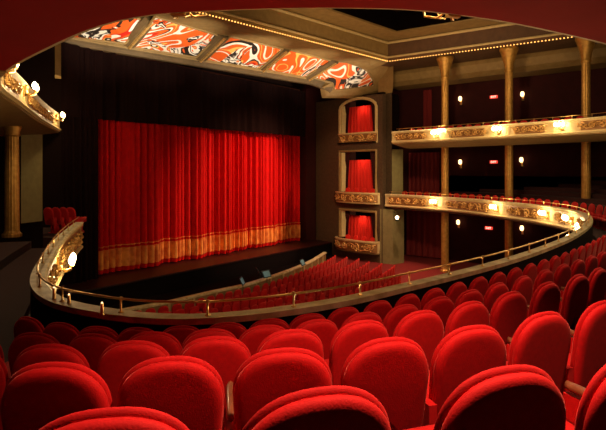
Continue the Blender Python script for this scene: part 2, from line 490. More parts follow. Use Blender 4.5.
rows = [
 (-.585, 'in the nearest row', [(-112, 433), (103, 410), (317, 390), (512, 367), (640, 352)]),
 (-.809, 'in the second row from the camera', [(-60, 368), (52, 363), (170, 357.5), (284, 349), (389, 338.5), (473, 326.5), (545, 312.5), (604, 301)]),
 (-1.033, 'in the third row from the camera', [(-32, 344), (48, 345), (134, 341), (215, 337), (291, 330), (363, 321), (421, 311), (471, 302), (511, 292), (548, 282), (579, 274.5)]),
 (-1.257, 'in the fourth row from the camera', [(-25, 330), (35, 333), (93, 334.5), (152, 332), (211, 329), (265, 325.5), (316, 320), (364, 312.5), (404, 305), (440, 297), (471, 290), (498, 283), (524, 276), (546, 269.5), (564, 264)]),
 (-1.481, 'in the front row by the balcony ledge', [(28, 317), (60, 323), (97, 326.7), (138, 328), (181, 326), (226, 322.7), (270, 319), (309, 314), (345, 307.5), (379, 301), (409, 294.5), (435, 288.5), (458, 282.5), (480, 277), (499, 272.3)]),
]
seat_n = 0
mez_seats = []
for ri, (z, phrase, pts) in enumerate(rows):
    P = [Vector(at_z(px, py, z)) for px, py in pts]
    # smooth the measured places a little
    Q = [P[0]]+[(P[i-1]+P[i]*6+P[i+1])/8 for i in range(1, len(P)-1)]+[P[-1]]
    # carry the row on to the right, parallel to the ledge
    last = Q[-1]; a = M.near(last.x, last.y); mp, mn = M.at(a); off = (last-mp).length
    ext = {0: 2, 1: 5, 2: 9, 3: 10, 4: 12}[ri]
    for k in range(ext):
        a -= .52; mp, mn = M.at(a, -off); 
        d = (mp-Q[-1]).normalized()*.52
        Q.append(Q[-1]+d)
    Q.sort(key=lambda q: proj(q.x, q.y, CZ+z)[0])
    vis = 0
    for q in Q:
        px, py, d = proj(q.x, q.y, CZ+z)
        a = M.near(q.x, q.y); n = (M.at(a)[1]+M.at(a-.6)[1]+M.at(a+.6)[1]).normalized()
        if ri == 0: n = M.at(M.near(q.x+n.x*3, q.y+n.y*3))[1]
        hw = .24*F/d
        inview = px+hw > 2 and px-hw < 604
        if not inview: continue
        vis += 1
        rz = math.atan2(n.y, n.x)-math.pi/2
        fz = CZ+z-TOP
        loc = (q.x-n.x*TY, q.y-n.y*TY, fz)
        # seats turn a little from place to place
        rz += random.uniform(-.02, .02)
        lab = 'red velvet theatre seat, %s from the left %s' % (ORD[vis], phrase)
        g = 'red velvet seats in the lower balcony'
        if seat_n == 0:
            seat0.location = loc; seat0.rotation_euler = (0, 0, rz); tag(seat0, lab, None, g)
        else: dup(seat0, seat_k, loc, rz, lab, g)
        seat_n += 1
# single front row on the right arm and the upper balcony's right arm, seen only as tops over the ledges
def far_mesh(name):
    back, cush, sc, side, arm, base = seat_shapes()
    mb = MB()
    for q in (back, cush, sc, side, base): mb.add(q.v, q.f)
    return mb
far0 = far_mesh('x').build('stalls_chair', velvet_far, smooth=True)
far_used = [False]
def put_far(x, y, z, rz, label, group, name='stalls_chair'):
    if not far_used[0]: far_used[0] = True; o = far0
    else: o = far0.copy(); COL.objects.link(o)
    o.name = name
    o.location = (x, y, z); o.rotation_euler = (0, 0, rz); tag(o, label, 'chair', group, 'thing')
for tier_i, (curve, top, side, a1, nm) in enumerate(((M, MT, 'lower', M.near(20, 3.0), 'lower'), (U, UT, 'upper', U.near(27.4, 5.2), 'upper'))):
    a = .6
    while a < a1:
        p, n = curve.at(a, -1.4)
        put_far(p.x, p.y, (top-.78 if tier_i == 0 else UB+.06), math.atan2(n.y, n.x)-math.pi/2, 'red seat top just showing over the ledge of the %s balcony on the right' % nm, 'seats behind the right ledge of the %s balcony' % nm, 'theatre_chair')
        a += .56
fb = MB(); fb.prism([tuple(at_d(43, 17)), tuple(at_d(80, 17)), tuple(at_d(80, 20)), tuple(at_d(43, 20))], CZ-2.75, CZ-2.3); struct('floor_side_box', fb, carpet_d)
for px in (50, 57.5, 65, 72):
    x_, y_ = at_d(px, 18.2)
    put_far(x_, y_, CZ-2.3, math.atan2(.3, 1)-math.pi/2, 'red chair behind the far end of the left lower balcony arm', 'chairs beyond the left lower balcony arm', 'theatre_chair')
a = 1e9
while a < M.L-.2:
    p, n = M.at(a, -.72)
    put_far(p.x, p.y, MT-.78, math.atan2(n.y, n.x)-math.pi/2, 'red seat behind the left arm of the lower balcony', 'seats on the left arm of the lower balcony', 'theatre_chair')
    a += .56

# ------------------------------------------------------------------ stalls, pit wall
PT = -5.7
pitpts = [Vector(at_z(*q, PT)) for q in ((142, 306), (170, 301), (200, 294), (225, 288.5), (250, 283), (288, 270.5), (312, 260.5), (326, 252))]
pitpts = [pitpts[0]+(pitpts[0]-pitpts[1])*1.6]+pitpts
PC = Curve([tuple(p) for p in pitpts], .4)
pr = thing('pit_wall', 'low curved tan wall with a rounded coping between the stalls and the dark pit', 'wall')
MB().sweep(PC.p, PC.n, [(.0, 0), (.0, CZ+PT-.1), (-.18, CZ+PT-.1), (-.18, 0)]).build('panel', tan, pr)
MB().sweep(PC.p, PC.n, [(.05, CZ+PT-.1), (.05, CZ+PT-.03), (.0, CZ+PT), (-.18, CZ+PT), (-.23, CZ+PT-.03), (-.23, CZ+PT-.1)]).build('coping', ledge_m, pr)
a = .6
while a < PC.L:
    p, n = PC.at(a, .02); MB().box((0, 0, (CZ+PT-.1)/2), (.12, .05, CZ+PT-.1), math.atan2(n.y, n.x)+math.pi/2).build('pilaster', cream, pr, loc=(p.x, p.y, 0)); a += 1.3
railpx = [(60, 296), (100, 309), (130, 314), (200, 316), (250, 312), (300, 305), (350, 297), (400, 283), (450, 272)]
def ledge_y(px):
    for (x0, y0), (x1, y1) in zip(railpx, railpx[1:]):
        if x0 <= px <= x1: return y0+(y1-y0)*(px-x0)/(x1-x0)
    return 300
BP1 = Vector(at_d(327, 38.6)); BP2 = Vector(at_d(379, 35.0))
nst = 0
for k in range(10):
    off = 1.0+.84*k; a = 0.3+.26*(k % 2); vis = 0
    ra, cand = a, []
    while a < PC.L+4.5:
        if a <= PC.L: p, n = PC.at(a, off)
        else:
            p0, n = PC.at(PC.L, off); t = Vector((-n.y, n.x)); p = p0+t*(a-PC.L)
        a += .54
        px, py, d = proj(p.x, p.y, 1.0)
        if px < 118 or px > 400 or py > ledge_y(px)+3 or (px > 324 and py < 252+(px-326)*.16): continue
        # keep clear of the box wall and pier
        e = (BP2-BP1).normalized(); nn = Vector((-e.y, e.x)); 
        dist = (Vector((p.x, p.y))-BP1).dot(nn)
        s_ = (Vector((p.x, p.y))-BP1).dot(e)
        if dist > -1.0 and s_ > -2: continue
        if (p-Vector(at_d(391, 34))).length < 1.6: continue
        cand.append((px, p.copy(), n.copy()))
    cand.sort(key=lambda c: c[0])
    for i, (px, p, n) in enumerate(cand):
        put_far(p.x, p.y, 0, math.atan2(-n.y, -n.x)-math.pi/2, 'red stalls seat, %s from the left in the %s row behind the pit wall' % (ORD[i+1], ORD[k+1]), 'rows of red seats in the stalls')
        nst += 1
print('SEATS', seat_n, nst)

# ------------------------------------------------------------------ stage
SZ = 1.0; PY = 23.4; CY = 24.55
struct('floor', MB().box((14, 5.5, -.1), (42, 36, .2)), carpet)
struct('floor_stage', MB().box((20.5, 28.2, SZ-.06), (22, 12.4, .12)), stage_m)
struct('trim_4', MB().box((20.5, 22.05, .48), (22, .1, .9)), blackm)
pf = MB(); pts_ = [(p.x-n.x*.2, p.y-n.y*.2) for p, n in zip(PC.p, PC.n)]
pf.prism(pts_+[(32.5, 22.0), (9, 22.0)], 0.0, .03); struct('floor_pit', pf, blackm)
cur = thing('house_curtain', 'large pleated red velvet stage curtain with a gold fringe band near its hem', 'curtain')
def pleated(x0, x1, z0, z1, y, n, amp, seed, flare=1.0, rows_=8):
    rnd = random.Random(seed); mb = MB(); xs = []; N = n*8
    ph = [rnd.choice((.5, .9, 1.2, 1.5))*rnd.uniform(.8, 1.2) for _ in range(n+1)]
    rings = []
    for j in range(rows_+1):
        v = j/rows_; z = z1+(z0-z1)*v; row = []
        for i in range(N+1):
            u = i/N; x = x0+(x1-x0)*u; k = i/8
            k0 = int(k); fr_ = k-k0; A = amp*(ph[min(k0, n)]*(1-fr_)+ph[min(k0+1, n)]*fr_)*.85
            row.append((x+.25*A*math.sin(k*2*math.pi*1+seed), y+A*math.cos(k*2*math.pi)+.9*amp*math.sin(k*.55+seed)+.6*amp*math.sin(k*1.45+seed*2)+.35*A*math.sin(k*5.1), z))
        rings.append(row)
    mb.loft(rings, caps=False, closed=False)
    # a back layer gives the cloth thickness
    mb.loft([[(x, y_+.04, z) for x, y_, z in r] for r in rings], caps=False, closed=False)
    return mb
CTOP = CZ+2.8
XM = 20.9
pleated(11.3, XM, SZ+.04, CTOP, CY, 27, .19, 3).build('drape', curtain_m, cur, smooth=True)
pleated(XM-.1, 30.25, SZ+.04, CTOP, CY-.03, 27, .19, 8).build('drape', curtain_m, cur, smooth=True)
pleated(11.3, XM, SZ+.28, SZ+1.28, CY-.05, 27, .19, 3, rows_=2).build('fringe', fringe_m, cur, smooth=True)
pleated(XM-.1, 30.25, SZ+.28, SZ+1.28, CY-.08, 27, .19, 8, rows_=2).build('fringe', fringe_m, cur, smooth=True)
pleated(11.3, XM, SZ+1.42, SZ+1.47, CY-.06, 27, .19, 3, rows_=1).build('braid', fringe_m, cur, smooth=True)
pleated(XM-.1, 30.25, SZ+1.42, SZ+1.47, CY-.09, 27, .19, 8, rows_=1).build('braid', fringe_m, cur, smooth=True)
vd = thing('stage_valance', 'dark maroon valance hanging across the top of the stage opening', 'curtain')
pleated(11.2, 30.2, CZ+2.55, CZ+6.0, PY+.2, 30, .1, 5, rows_=2).build('drape', val_m, vd, smooth=True)
ld = pleated(11.0, 13.35, SZ+.03, CZ+5.9, PY+.32, 8, .07, 2, rows_=2).build('masking_drape', val_m, smooth=True)
tag(ld, 'black masking drape at the left edge of the stage opening', 'curtain', None, 'thing')
# proscenium walls
W1 = MB(); W1.box((2.1, PY+.3, CZ+1), (18.4, .6, 15)); struct('wall_stage_left', W1, dark)
W2 = MB(); W2.box((33.2, PY+.7, CZ+1), (5.6, .6, 15)); struct('wall_stage_right', W2, maroon)
struct('wall_stage_top', MB().box((20.5, PY+.9, CZ+7.5), (22, .5, 2.4)), dark)
struct('wall_back_stage', MB().box((20.5, 34.5, CZ+1), (24, .3, 15)), blackm)

# music stands down in the pit
def music_stand():
    r = thing('music_stand', 'x', 'music stand')
    b = MB(); b.tube([(0, 0, .02), (0, 0, 1.0)], .015, 8)
    for k in range(3):
        a = k*2.094; b.tube([(0, 0, .25), (.28*math.cos(a), .28*math.sin(a), .02)], .01, 6)
    b.build('tripod', iron, r)
    d = MB(); d.add([(-.3, -.06, .95), (.3, -.06, .95), (.3, .12, 1.3), (-.3, .12, 1.3), (-.3, -.04, .94), (.3, -.04, .94), (.3, .14, 1.29), (-.3, .14, 1.29)],
                    [(0, 1, 2, 3), (7, 6, 5, 4), (0, 4, 5, 1), (1, 5, 6, 2), (2, 6, 7, 3), (3, 7, 4, 0)]); d.build('desk', iron, r)
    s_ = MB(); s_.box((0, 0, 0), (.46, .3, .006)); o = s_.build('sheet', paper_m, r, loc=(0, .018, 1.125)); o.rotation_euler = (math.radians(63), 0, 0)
    return r
ms0 = music_stand(); msk = kids(ms0)
for i, (px, py, z, w) in enumerate([(267, 272.5, -5.3, 'beside the pit wall midway along'), (303, 261, -5.3, 'near the right end of the pit'), (243, 279.5, -5.4, 'left of the brighter one'), (259, 270, -5.4, 'behind the brightest one')]):
    x, y = at_z(px, py, z)
    lab = 'small music stand with a bluish lit sheet %s' % w
    if i == 0: ms0.location = (x, y, CZ+z-1.2); tag(ms0, lab, None, 'music stands in the pit'); o = ms0
    else: o = dup(ms0, msk, (x, y, CZ+z-1.2), .3*i, lab, 'music stands in the pit')
    light('stand_lamp', 'POINT', (x-.1, y-.25, CZ+z+.25), 1.2, (.5, .9, 1), .04)

# ------------------------------------------------------------------ canopy with painted panels
can = thing('proscenium_canopy', 'tan coffered frame sloping over the stage that carries the painted panels', 'ceiling frame')
ZB, ZT = 6.39, 7.34
pan = []
def P3(px, py, z): x, y = at_z(px, py, z); return Vector((x, y, CZ+z))
quads = [
 [P3(70, 37, ZB), P3(125, 43, ZB), P3(149, 22, ZT), P3(100, 4, ZT)],
 [P3(133, 47, ZB), P3(196, 57, ZB), P3(219, 35, ZT), P3(155, 16, ZT)],
 [P3(205, 60.5, ZB), P3(258, 70, ZB), P3(283, 48.5, ZT), P3(230, 36, ZT)],
 [P3(264, 71.5, ZB), P3(304, 77.5, ZB), P3(331, 60.5, ZT), P3(290, 49.5, ZT)],
 [P3(313, 79, ZB), P3(373, 88, 6.0), P3(371, 71, 6.95), P3(341, 61.5, ZT)],
]
plab = ['leftmost painted panel over the stage, half hidden by the red overhang', 'second painted panel from the left, big orange swirls with grey and black',
        'middle painted panel of the five over the stage', 'fourth painted panel from the left over the stage', 'rightmost painted panel over the stage, its outer edge curved']
# the last panel is cut as a rounded corner; its outline lies on one sloping plane
q5a, q5b, q5c = P3(313.6, 77.7, ZB), P3(338.7, 62, ZT), P3(374.3, 86, 6.1)
N5 = (q5b-q5a).cross(q5c-q5a).normalized()
def onp(px, py, lift=0):
    r = Vector(ray(px, py)); o = Vector((0, 0, CZ)); t = (q5a-N5*lift*(1 if N5.z > 0 else -1)-o).dot(N5)/r.dot(N5)
    return o+r*t
art5 = [onp(*p) for p in ((313.6, 77.7), (332.5, 83), (334.5, 90.3), (354, 88.3), (374.3, 86), (373.3, 79.8), (367, 70.4), (356.5, 64), (347, 62), (338.7, 61.5))]
def slab(mb, q, th=.06, lift=0):
    n = (q[1]-q[0]).cross(q[3]-q[0]).normalized()
    if n.z < 0: n = -n
    mb.add([p+n*lift for p in q]+[p+n*(lift+th) for p in q], [(3, 2, 1, 0), (4, 5, 6, 7), (0, 1, 5, 4), (1, 2, 6, 5), (2, 3, 7, 6), (3, 0, 4, 7)])
    return n
for i, q in enumerate(quads):
    c = sum(q, Vector())/4
    mb = MB()
    if i < 4: n = slab(mb, [p-c for p in q], .05, .0)
    else:
        n = N5 if N5.z > 0 else -N5; m_ = len(art5)
        mb.add([p-c for p in art5]+[p-c+n*.05 for p in art5], [tuple(range(m_)), tuple(reversed(range(m_, 2*m_)))]+[(k, (k+1) % m_, m_+(k+1) % m_, m_+k) for k in range(m_)])
    o = mb.build('painted_panel', art_m, loc=c); tag(o, plab[i], 'painting', 'painted panels over the stage', 'thing')
    # border frame of the panel
    fr = MB()
    qq = q if i < 4 else art5
    for a_ in range(len(qq)):
        fr.tube([qq[a_]-c-n*.02, qq[(a_+1) % len(qq)]-c-n*.02], .07, 6)
    fr.build('border', tan, o)
# beams between
def beam(a, b, w, h, name='beam', m=tan_c, drop=.0):
    d = (b-a).normalized(); s_ = d.cross(Vector((0, 0, 1))).normalized()*w/2; up = s_.cross(d).normalized()
    if up.z < 0: up = -up
    mb = MB(); rings = []
    for p in (a, b):
        p = p-up*drop
        rings.append([p-s_, p-s_*.6-up*h*.4, p+s_*.6-up*h*.4, p+s_, p+s_+up*h, p-s_+up*h])
    mb.loft(rings); return mb.build(name, m, can)
for i in range(4):
    a_ = (quads[i][1]+quads[i+1][0])/2; b_ = (quads[i][2]+quads[i+1][3])/2
    w = (quads[i+1][0]-quads[i][1]).length*.98
    beam(a_, b_, min(w, .9), .35)
    beam(a_+Vector((0, 0, -.15)), b_+Vector((0, 0, -.15)), .16, .2, 'moulding', gold)
low = [quads[0][0]+Vector((-3, 0, 0))]+[p for q in quads for p in (q[0], q[1])]
low = [low[0], quads[0][0], quads[2][0], quads[4][0], onp(333, 87)]
for a_, b_ in zip(low, low[1:]):
    beam(a_+Vector((0, .18, -.22)), b_+Vector((0, .18, -.22)), .5, .4, 'lower_beam', tan_c)
    beam(a_+Vector((0, -.02, -.06)), b_+Vector((0, -.02, -.06)), .16, .14, 'moulding', tan)
inn5 = [(331.5, 83), (333.5, 91), (354, 89.3), (375.3, 87), (374.3, 79.8), (368, 69.8), (356.5, 63), (347, 61), (338, 60.5)]
out5 = [(320, 88), (322, 98), (352, 98.5), (380, 97), (391, 89), (391.5, 70), (388, 62.5), (366, 57), (350, 53)]
rb = MB(); A_ = [onp(*p, .06) for p in inn5]; B_ = [onp(*p, .06) for p in out5]; up_ = Vector((0, 0, .3)); rings = []
C_ = [onp((a[0]+b[0]*2)/3, (a[1]+b[1]*2)/3, .16) for a, b in zip(inn5, out5)]
for a, c, b in zip(A_, C_, B_): rings.append([a, c, b, b+up_, a+up_])
rb.loft(rings); rb.build('corner_frame', tan, can)
# closing side panel left of the first panel
b0 = quads[0][0]; t0 = quads[0][3]
beam(b0+Vector((-.5, 0, 0)), t0+Vector((-.5, 0, 0)), .9, .35)

# ------------------------------------------------------------------ ceiling: lower flat, cove with amber bulbs, raised coffer
ZD = 7.24
Pa, Pc, Pb = [Vector(at_z(*q, ZD)) for q in ((205, 15), (388, 62), (555, 40))]
ea = (Pa-Pc).normalized(); eb = (Pb-Pc).normalized()
Pl = Pc+ea*26; Pk = Pc+eb*24; Pm = Pl+eb*24
def H(v, z): return (v.x, v.y, CZ+z)
cl = MB()
top = [quads[i][j] for i in range(5) for j in (3, 2)]
# strip between panels and cove edge
us = [q for q in top]; us.sort(key=lambda p: (p-Vector((*Pl, 0))).dot(Vector((*-ea, 0))))
edge = [Vector(H(Pc+ea*((Vector((p.x, p.y))-Pc).dot(ea)), ZD)) if (Vector((p.x, p.y))-Pc).dot(ea) > 0 else Vector(H(Pc, ZD)) for p in us]
us = [Vector((Pl.x, us[0].y, us[0].z))]+us; edge = [Vector(H(Pl, ZD))]+edge
for i in range(len(us)-1):
    cl.add([us[i], us[i+1], edge[i+1], edge[i], us[i]+Vector((0, 0, .1)), us[i+1]+Vector((0, 0, .1)), edge[i+1]+Vector((0, 0, .1)), edge[i]+Vector((0, 0, .1))],
           [(0, 1, 2, 3), (7, 6, 5, 4), (0, 4, 5, 1), (2, 6, 7, 3)])
struct('ceiling_canopy_strip', cl, tan)
cr = MB()
q5 = quads[4]
outer = [Vector((q5[1].x, q5[1].y)), Vector((35.2, 19.9)), Vector((35.2, -8))]
poly = [Vector((q5[2].x, q5[2].y)), Vector((q5[1].x, q5[1].y)), Vector((35.2, 20)), Vector((35.2, -8)), Vector((Pk.x, -8)), Pk, Pc]
cr.prism([tuple(p) for p in poly], CZ+ZD, CZ+ZD+.12)
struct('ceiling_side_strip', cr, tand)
# vertical cove faces and upper ceiling frame with its own deeper recess
def face(mb, a, b, z0, z1, th, nrm):
    mb.add([H(a, z0), H(b, z0), H(b, z1), H(a, z1), H(a+nrm*th, z0), H(b+nrm*th, z0), H(b+nrm*th, z1), H(a+nrm*th, z1)],
           [(0, 1, 2, 3), (7, 6, 5, 4), (0, 4, 5, 1), (1, 5, 6, 2), (2, 6, 7, 3), (3, 7, 4, 0)])
inn = (eb+ea).normalized()
ZU = 8.62
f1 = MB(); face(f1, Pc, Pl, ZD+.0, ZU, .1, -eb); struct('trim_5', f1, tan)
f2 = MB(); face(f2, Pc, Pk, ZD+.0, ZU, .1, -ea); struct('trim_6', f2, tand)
def inset(d): return [Pc+(ea+eb)*d, Pl+(eb-ea)*d, Pm-(ea+eb)*d, Pk+(ea-eb)*d]
o4 = [Pc, Pl, Pm, Pk]; i4 = inset(1.7)
fr = MB()
for k in range(4):
    a_, b_, c_, d_ = o4[k], o4[(k+1) % 4], i4[(k+1) % 4], i4[k]
    fr.prism([tuple(p) for p in (a_, b_, c_, d_)], CZ+ZU, CZ+ZU+.1)
struct('ceiling_frame', fr, tan)
rc = MB()
for k in range(4):
    face(rc, i4[k], i4[(k+1) % 4], ZU+.1, ZU+1.3, .08, Vector((0, 0)))
rc.prism([tuple(p) for p in i4], CZ+ZU+1.3, CZ+ZU+1.4)
struct('ceiling', rc, dark)
# mouldings along the cove: one under, one over
mo = MB(); mo.tube([H(Pl+eb*.06, ZD+.3), H(Pc+eb*.06+ea*.06, ZD+.3), H(Pk+ea*.06, ZD+.3)], .07, 6); mo.tube([H(Pl+eb*.06, ZU-.12), H(Pc+(eb+ea)*.06, ZU-.12), H(Pk+ea*.06, ZU-.12)], .09, 6)
struct('trim_7', mo, cream)
# amber bulbs
bm_ = MB(); bm_.ball((0, 0, 0), .038, 8, 6)
b0_ = bm_.build('cove_bulb', cove_m, smooth=True)
first = True
def bulb(p, lab, grp):
    global first
    if first: o = b0_; first = False
    else: o = b0_.copy(); COL.objects.link(o)
    o.location = p; tag(o, lab, 'bulb', grp, 'thing')
s_ = .2
while s_ < 15.5:
    bulb(H(Pc+ea*s_+eb*.08, ZD+.02), 'tiny amber bulb in the dotted row above the painted panels', 'amber bulbs above the painted panels'); s_ += .185
s_ = .2
while s_ < 15.5:
    bulb(H(Pc+eb*s_+ea*.08, ZD+.02), 'tiny amber bulb in the dotted row over the right-hand columns', 'amber bulbs over the right-hand columns'); s_ += .185

# ------------------------------------------------------------------ right side: walls, fascia band, columns
struct('wall_right', MB().box((35.1, 6, CZ+.8), (.4, 28, 16)), maroon)
struct('wall_rear', MB().box((14, -8.2, CZ+1), (42.5, .4, 16)), maroon)
struct('wall_left', MB().box((-7.2, 8, CZ+1), (.4, 32, 16)), maroon)
bd = MB()
ring = []
for y in (-8, 18.2):
    ring.append([(33.0, y, CZ+7.24), (32.9, y, CZ+6.95), (33.1, y, CZ+6.5), (33.5, y, CZ+6.22), (34.9, y, CZ+6.15), (34.9, y, CZ+7.24)])
bd.loft(ring); struct('trim_8', bd, tan)
# floors of the two side balconies show as dark, their walls carry drapes
def column(x, y, z0, z1, rad, flare, label):
    r = thing('gilt_column', label, 'column', (x, y, z0), 0, 'gilt columns')
    h = z1-z0
    MB().lathe([(rad*1.35, 0), (rad*1.35, .1), (rad*1.1, .16), (rad, .22), (rad*.98, h*.5), (rad*.92, h-(1.35 if flare else .35))], n=32, flute=.05).build('shaft', gold_col, r, smooth=False)
    if flare:
        MB().lathe([(rad*1.05, h-1.4), (rad*1.15, h-1.32), (rad*1.0, h-1.25), (rad*1.25, h-.9), (rad*1.7, h-.5), (rad*2.1, h-.22), (rad*2.25, h-.14), (rad*2.25, h)], n=28).build('capital', gold_col, r, smooth=True)
        MB().lathe([(rad*1.08, h*.0+.22), (rad*1.08, .3)], n=24).build('base_ring', gold, r)
    else:
        MB().lathe([(rad*.95, h-.4), (rad*1.1, h-.34), (rad*1.0, h-.26), (rad*1.3, h-.08), (rad*1.3, h)], n=28).build('capital', gold_col, r, smooth=True)
    return r
for px, X, lab in ((445, 30.7, 'tall gilt column on the right, the one nearest the boxes'), (509, 30.7, 'tall gilt column on the right, middle of three'), (586, 30.7, 'tall gilt column at the right edge, nearest the camera of three')):
    r_ = ray(px, 170); t = X/r_[0]
    column(X, r_[1]*t, 0, CZ+7.2, .235, True, lab)
cx, cy = at_d(12, 18); column(cx, cy, CZ-2.4, CZ+1.6, .24, False, 'gilt column at the left edge below the lamp-lit upper balcony')

# upper balcony floor at the right + rear parts (dark steps)
mb = MB(); rings = []
for p, n in zip(U.p, U.n):
    pr_ = [(.22, UB+.02), (.22, UB+.06), (1.6, UB+.06), (1.6, UB+.36), (2.6, UB+.36), (2.6, UB+.66), (12, UB+.66), (12, UB+.02)]
    rings.append([(*clampxy((p.x-n.x*o, p.y-n.y*o)), z) for o, z in pr_])
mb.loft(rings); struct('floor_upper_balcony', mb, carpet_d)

# sconces and exit signs on the right wall
def wall_point(px, py, X=34.88):
    r_ = ray(px, py); t = X/r_[0]; return (X, r_[1]*t, CZ+r_[2]*t)
def wall_sconce():
    r = thing('wall_sconce', 'x', 'lamp')
    MB().box((-.02, 0, -.1), (.04, .14, .5)).build('backplate', brass, r)
    MB().tube([(-.02, 0, -.2), (-.12, 0, -.28), (-.16, 0, -.14)], .018, 6).build('arm', brass, r)
    MB().lathe([(.05, -.1), (.11, -.04), (.125, .08), (.11, .17), (.07, .24)], (-.17, 0, 0), 14).build('lamp_shade', shade_m, r, smooth=True)
    return r
sc0 = wall_sconce(); sck = kids(sc0)
names = [(461, 100, 'upper tier, left one'), (523, 95.5, 'upper tier, right one'), (461, 163, 'middle tier, left one'), (522, 161, 'middle tier, right one'), (459, 223, 'lowest tier, left one'), (522.5, 229, 'lowest tier, right one')]
for i, (px, py, w) in enumerate(names):
    p = wall_point(px, py)
    lab = 'small glowing wall sconce on the dark right wall, %s' % w
    if i == 0: sc0.location = p; tag(sc0, lab, None, 'wall sconces')
    else: dup(sc0, sck, p, 0, lab, 'wall sconces')
    light('sconce_glow', 'POINT', (p[0]-.5, p[1], p[2]+.1), 2.2, (1, .6, .3), .1)
def exit_sign():
    r = thing('exit_sign', 'x', 'sign')
    MB().box((-.05, 0, 0), (.1, .5, .2)).build('housing', exit_m, r)
    c = bpy.data.curves.new('lettering', 'FONT'); c.body = 'EXIT'; c.size = .18; c.extrude = .006; c.align_x = 'CENTER'; c.align_y = 'CENTER'
    c.materials.append(exit_t)
    tmp = bpy.data.objects.new('tmp', c); COL.objects.link(tmp); bpy.context.view_layer.update()
    me = bpy.data.meshes.new_from_object(tmp.evaluated_get(bpy.context.evaluated_depsgraph_get())); bpy.data.objects.remove(tmp)
    t = bpy.data.objects.new('lettering', me); COL.objects.link(t); t.parent = r; t.location = (-.107, 0, 0); t.rotation_euler = (math.radians(90), 0, math.radians(-90))
    return r
ex0 = exit_sign(); exk = kids(ex0)
for i, (px, py, w) in enumerate([(494, 97, 'upper'), (494, 162, 'middle'), (489, 228, 'lowest')]):
    p = wall_point(px, py); lab = 'small red glowing exit sign on the %s tier of the right wall' % w
    if i == 0: ex0.location = p; tag(ex0, lab, None, 'exit signs')
    else: dup(ex0, exk, p, 0, lab, 'exit signs')
# dark red door drapes hanging on the right wall
for i, (px, w, z0, z1, lab) in enumerate([(428, .32, 2.4, 5.9, 'upper'), (424, 1.2, -2.0, 1.3, 'middle'), (427, 1.6, -6.4, -2.9, 'lowest')]):
    x, y, _ = wall_point(px, 170, 34.6)
    mb = pleated(-w, w, CZ+z0, CZ+z1, 0, 7, .05, 3+i, rows_=3)
    o = mb.build('door_drape', drape_d, smooth=True); o.rotation_euler = (0, 0, math.radians(90)); o.location = (x, y, 0)
    tag(o, 'dark red door drape on the %s tier of the right wall by the boxes' % lab, 'curtain', 'door drapes', 'thing')

# ------------------------------------------------------------------ pier and boxes at the right of the stage
PA, PB, PCc = Vector(at_d(378.5, 36.0)), Vector(at_d(392, 34.9)), Vector(at_d(403, 35.3))
PDd = Vector(at_d(403, 37)); PEe = Vector(at_d(380, 37.5))
pm = MB(); pm.prism([tuple(p) for p in (PA, PB, PCc, PDd, PEe)], 0, CZ+1.45)
pier = pm.build('wall_pier', [piermat, green]); pier['kind'] = 'structure'
for pl in pier.data.polygons:
    c = pl.center; n = pl.normal
    if abs(n.z) < .3:
        mid = (PB+PCc)/2
        if (Vector((c.x, c.y))-mid).length < .35: pl.material_index = 1
pm = MB(); pm.prism([tuple(PA), tuple(PB), tuple(at_d(391.5, 36)), tuple(PEe)], CZ+1.45, CZ+6.4); struct('wall_pier_top', pm, piermat)
# lighter lower block of the pier and a rounded head under the canopy
pm = MB(); pm.prism([tuple(at_d(380, 34.9)), tuple(at_d(393, 34.4)), tuple(at_d(404, 35.0)), tuple(at_d(402, 37)), tuple(at_d(384, 37))], 0, CZ-2.72); struct('trim_9', pm, green)
pm = MB()
hd = []
for z, g in ((7.2, 1.16), (6.3, 1.14), (5.75, 1.12), (5.5, 1.06), (5.38, .98)):
    at2 = lambda a, b: Vector(at_d(a, b)); cc = (PA+PB+PEe)/3
    hd.append([(*(cc+(p-cc)*g), CZ+z) for p in (PA, PB, at2(391.5, 36), PEe)])
pm.loft(hd); struct('trim_10', pm, tan)

e = (BP2-BP1).normalized(); L = (BP2-BP1).length; nb = Vector((e.y, -e.x))         # nb faces the house
if nb.dot(-BP1) < 0: nb = -nb
def bw(u, z, o=0): p = BP1+e*u+nb*o; return (p.x, p.y, CZ+z)
def u_px(px, o=0):                         # u on the box wall for a picture column
    lo, hi = -3, L+3
    for _ in range(40):
        m_ = (lo+hi)/2; p = BP1+e*m_+nb*o
        if proj(p.x, p.y, 0)[0] < px: lo = m_
        else: hi = m_
    return lo
uL, uR = u_px(340), u_px(376.5)
wall = MB()
def wrect(mb, u0, u1, z0, z1, o0=0, o1=-.4):
    vs = [bw(u0, z0, o0), bw(u1, z0, o0), bw(u1, z1, o0), bw(u0, z1, o0), bw(u0, z0, o1), bw(u1, z0, o1), bw(u1, z1, o1), bw(u0, z1, o1)]
    mb.add(vs, [(0, 1, 2, 3), (7, 6, 5, 4), (0, 4, 5, 1), (1, 5, 6, 2), (2, 6, 7, 3), (3, 7, 4, 0)])
wrect(wall, -1.2, uL, -6.5, 5.34); wrect(wall, uR, L+.3, -6.5, 5.3)
opens = [(2.6, 5.25), (-1.75, 1.4), (-5.1, -2.95)]
wrect(wall, uL, uR, 1.4, 1.95); wrect(wall, uL, uR, -2.95, -2.4); wrect(wall, uL, uR, -6.5, -5.8)
# arch over the top opening
zs, za = 4.5, 5.2
n_ = 12; um = (uL+uR)/2; hw = (uR-uL)/2
for i in range(n_):
    u0, u1 = uL+(uR-uL)*i/n_, uL+(uR-uL)*(i+1)/n_
    z_ = zs+(za-zs)*math.sqrt(max(0, 1-(((u0+u1)/2-um)/hw)**2))
    wrect(wall, u0, u1, z_, 5.34)
struct('wall_boxes', wall, piermat)

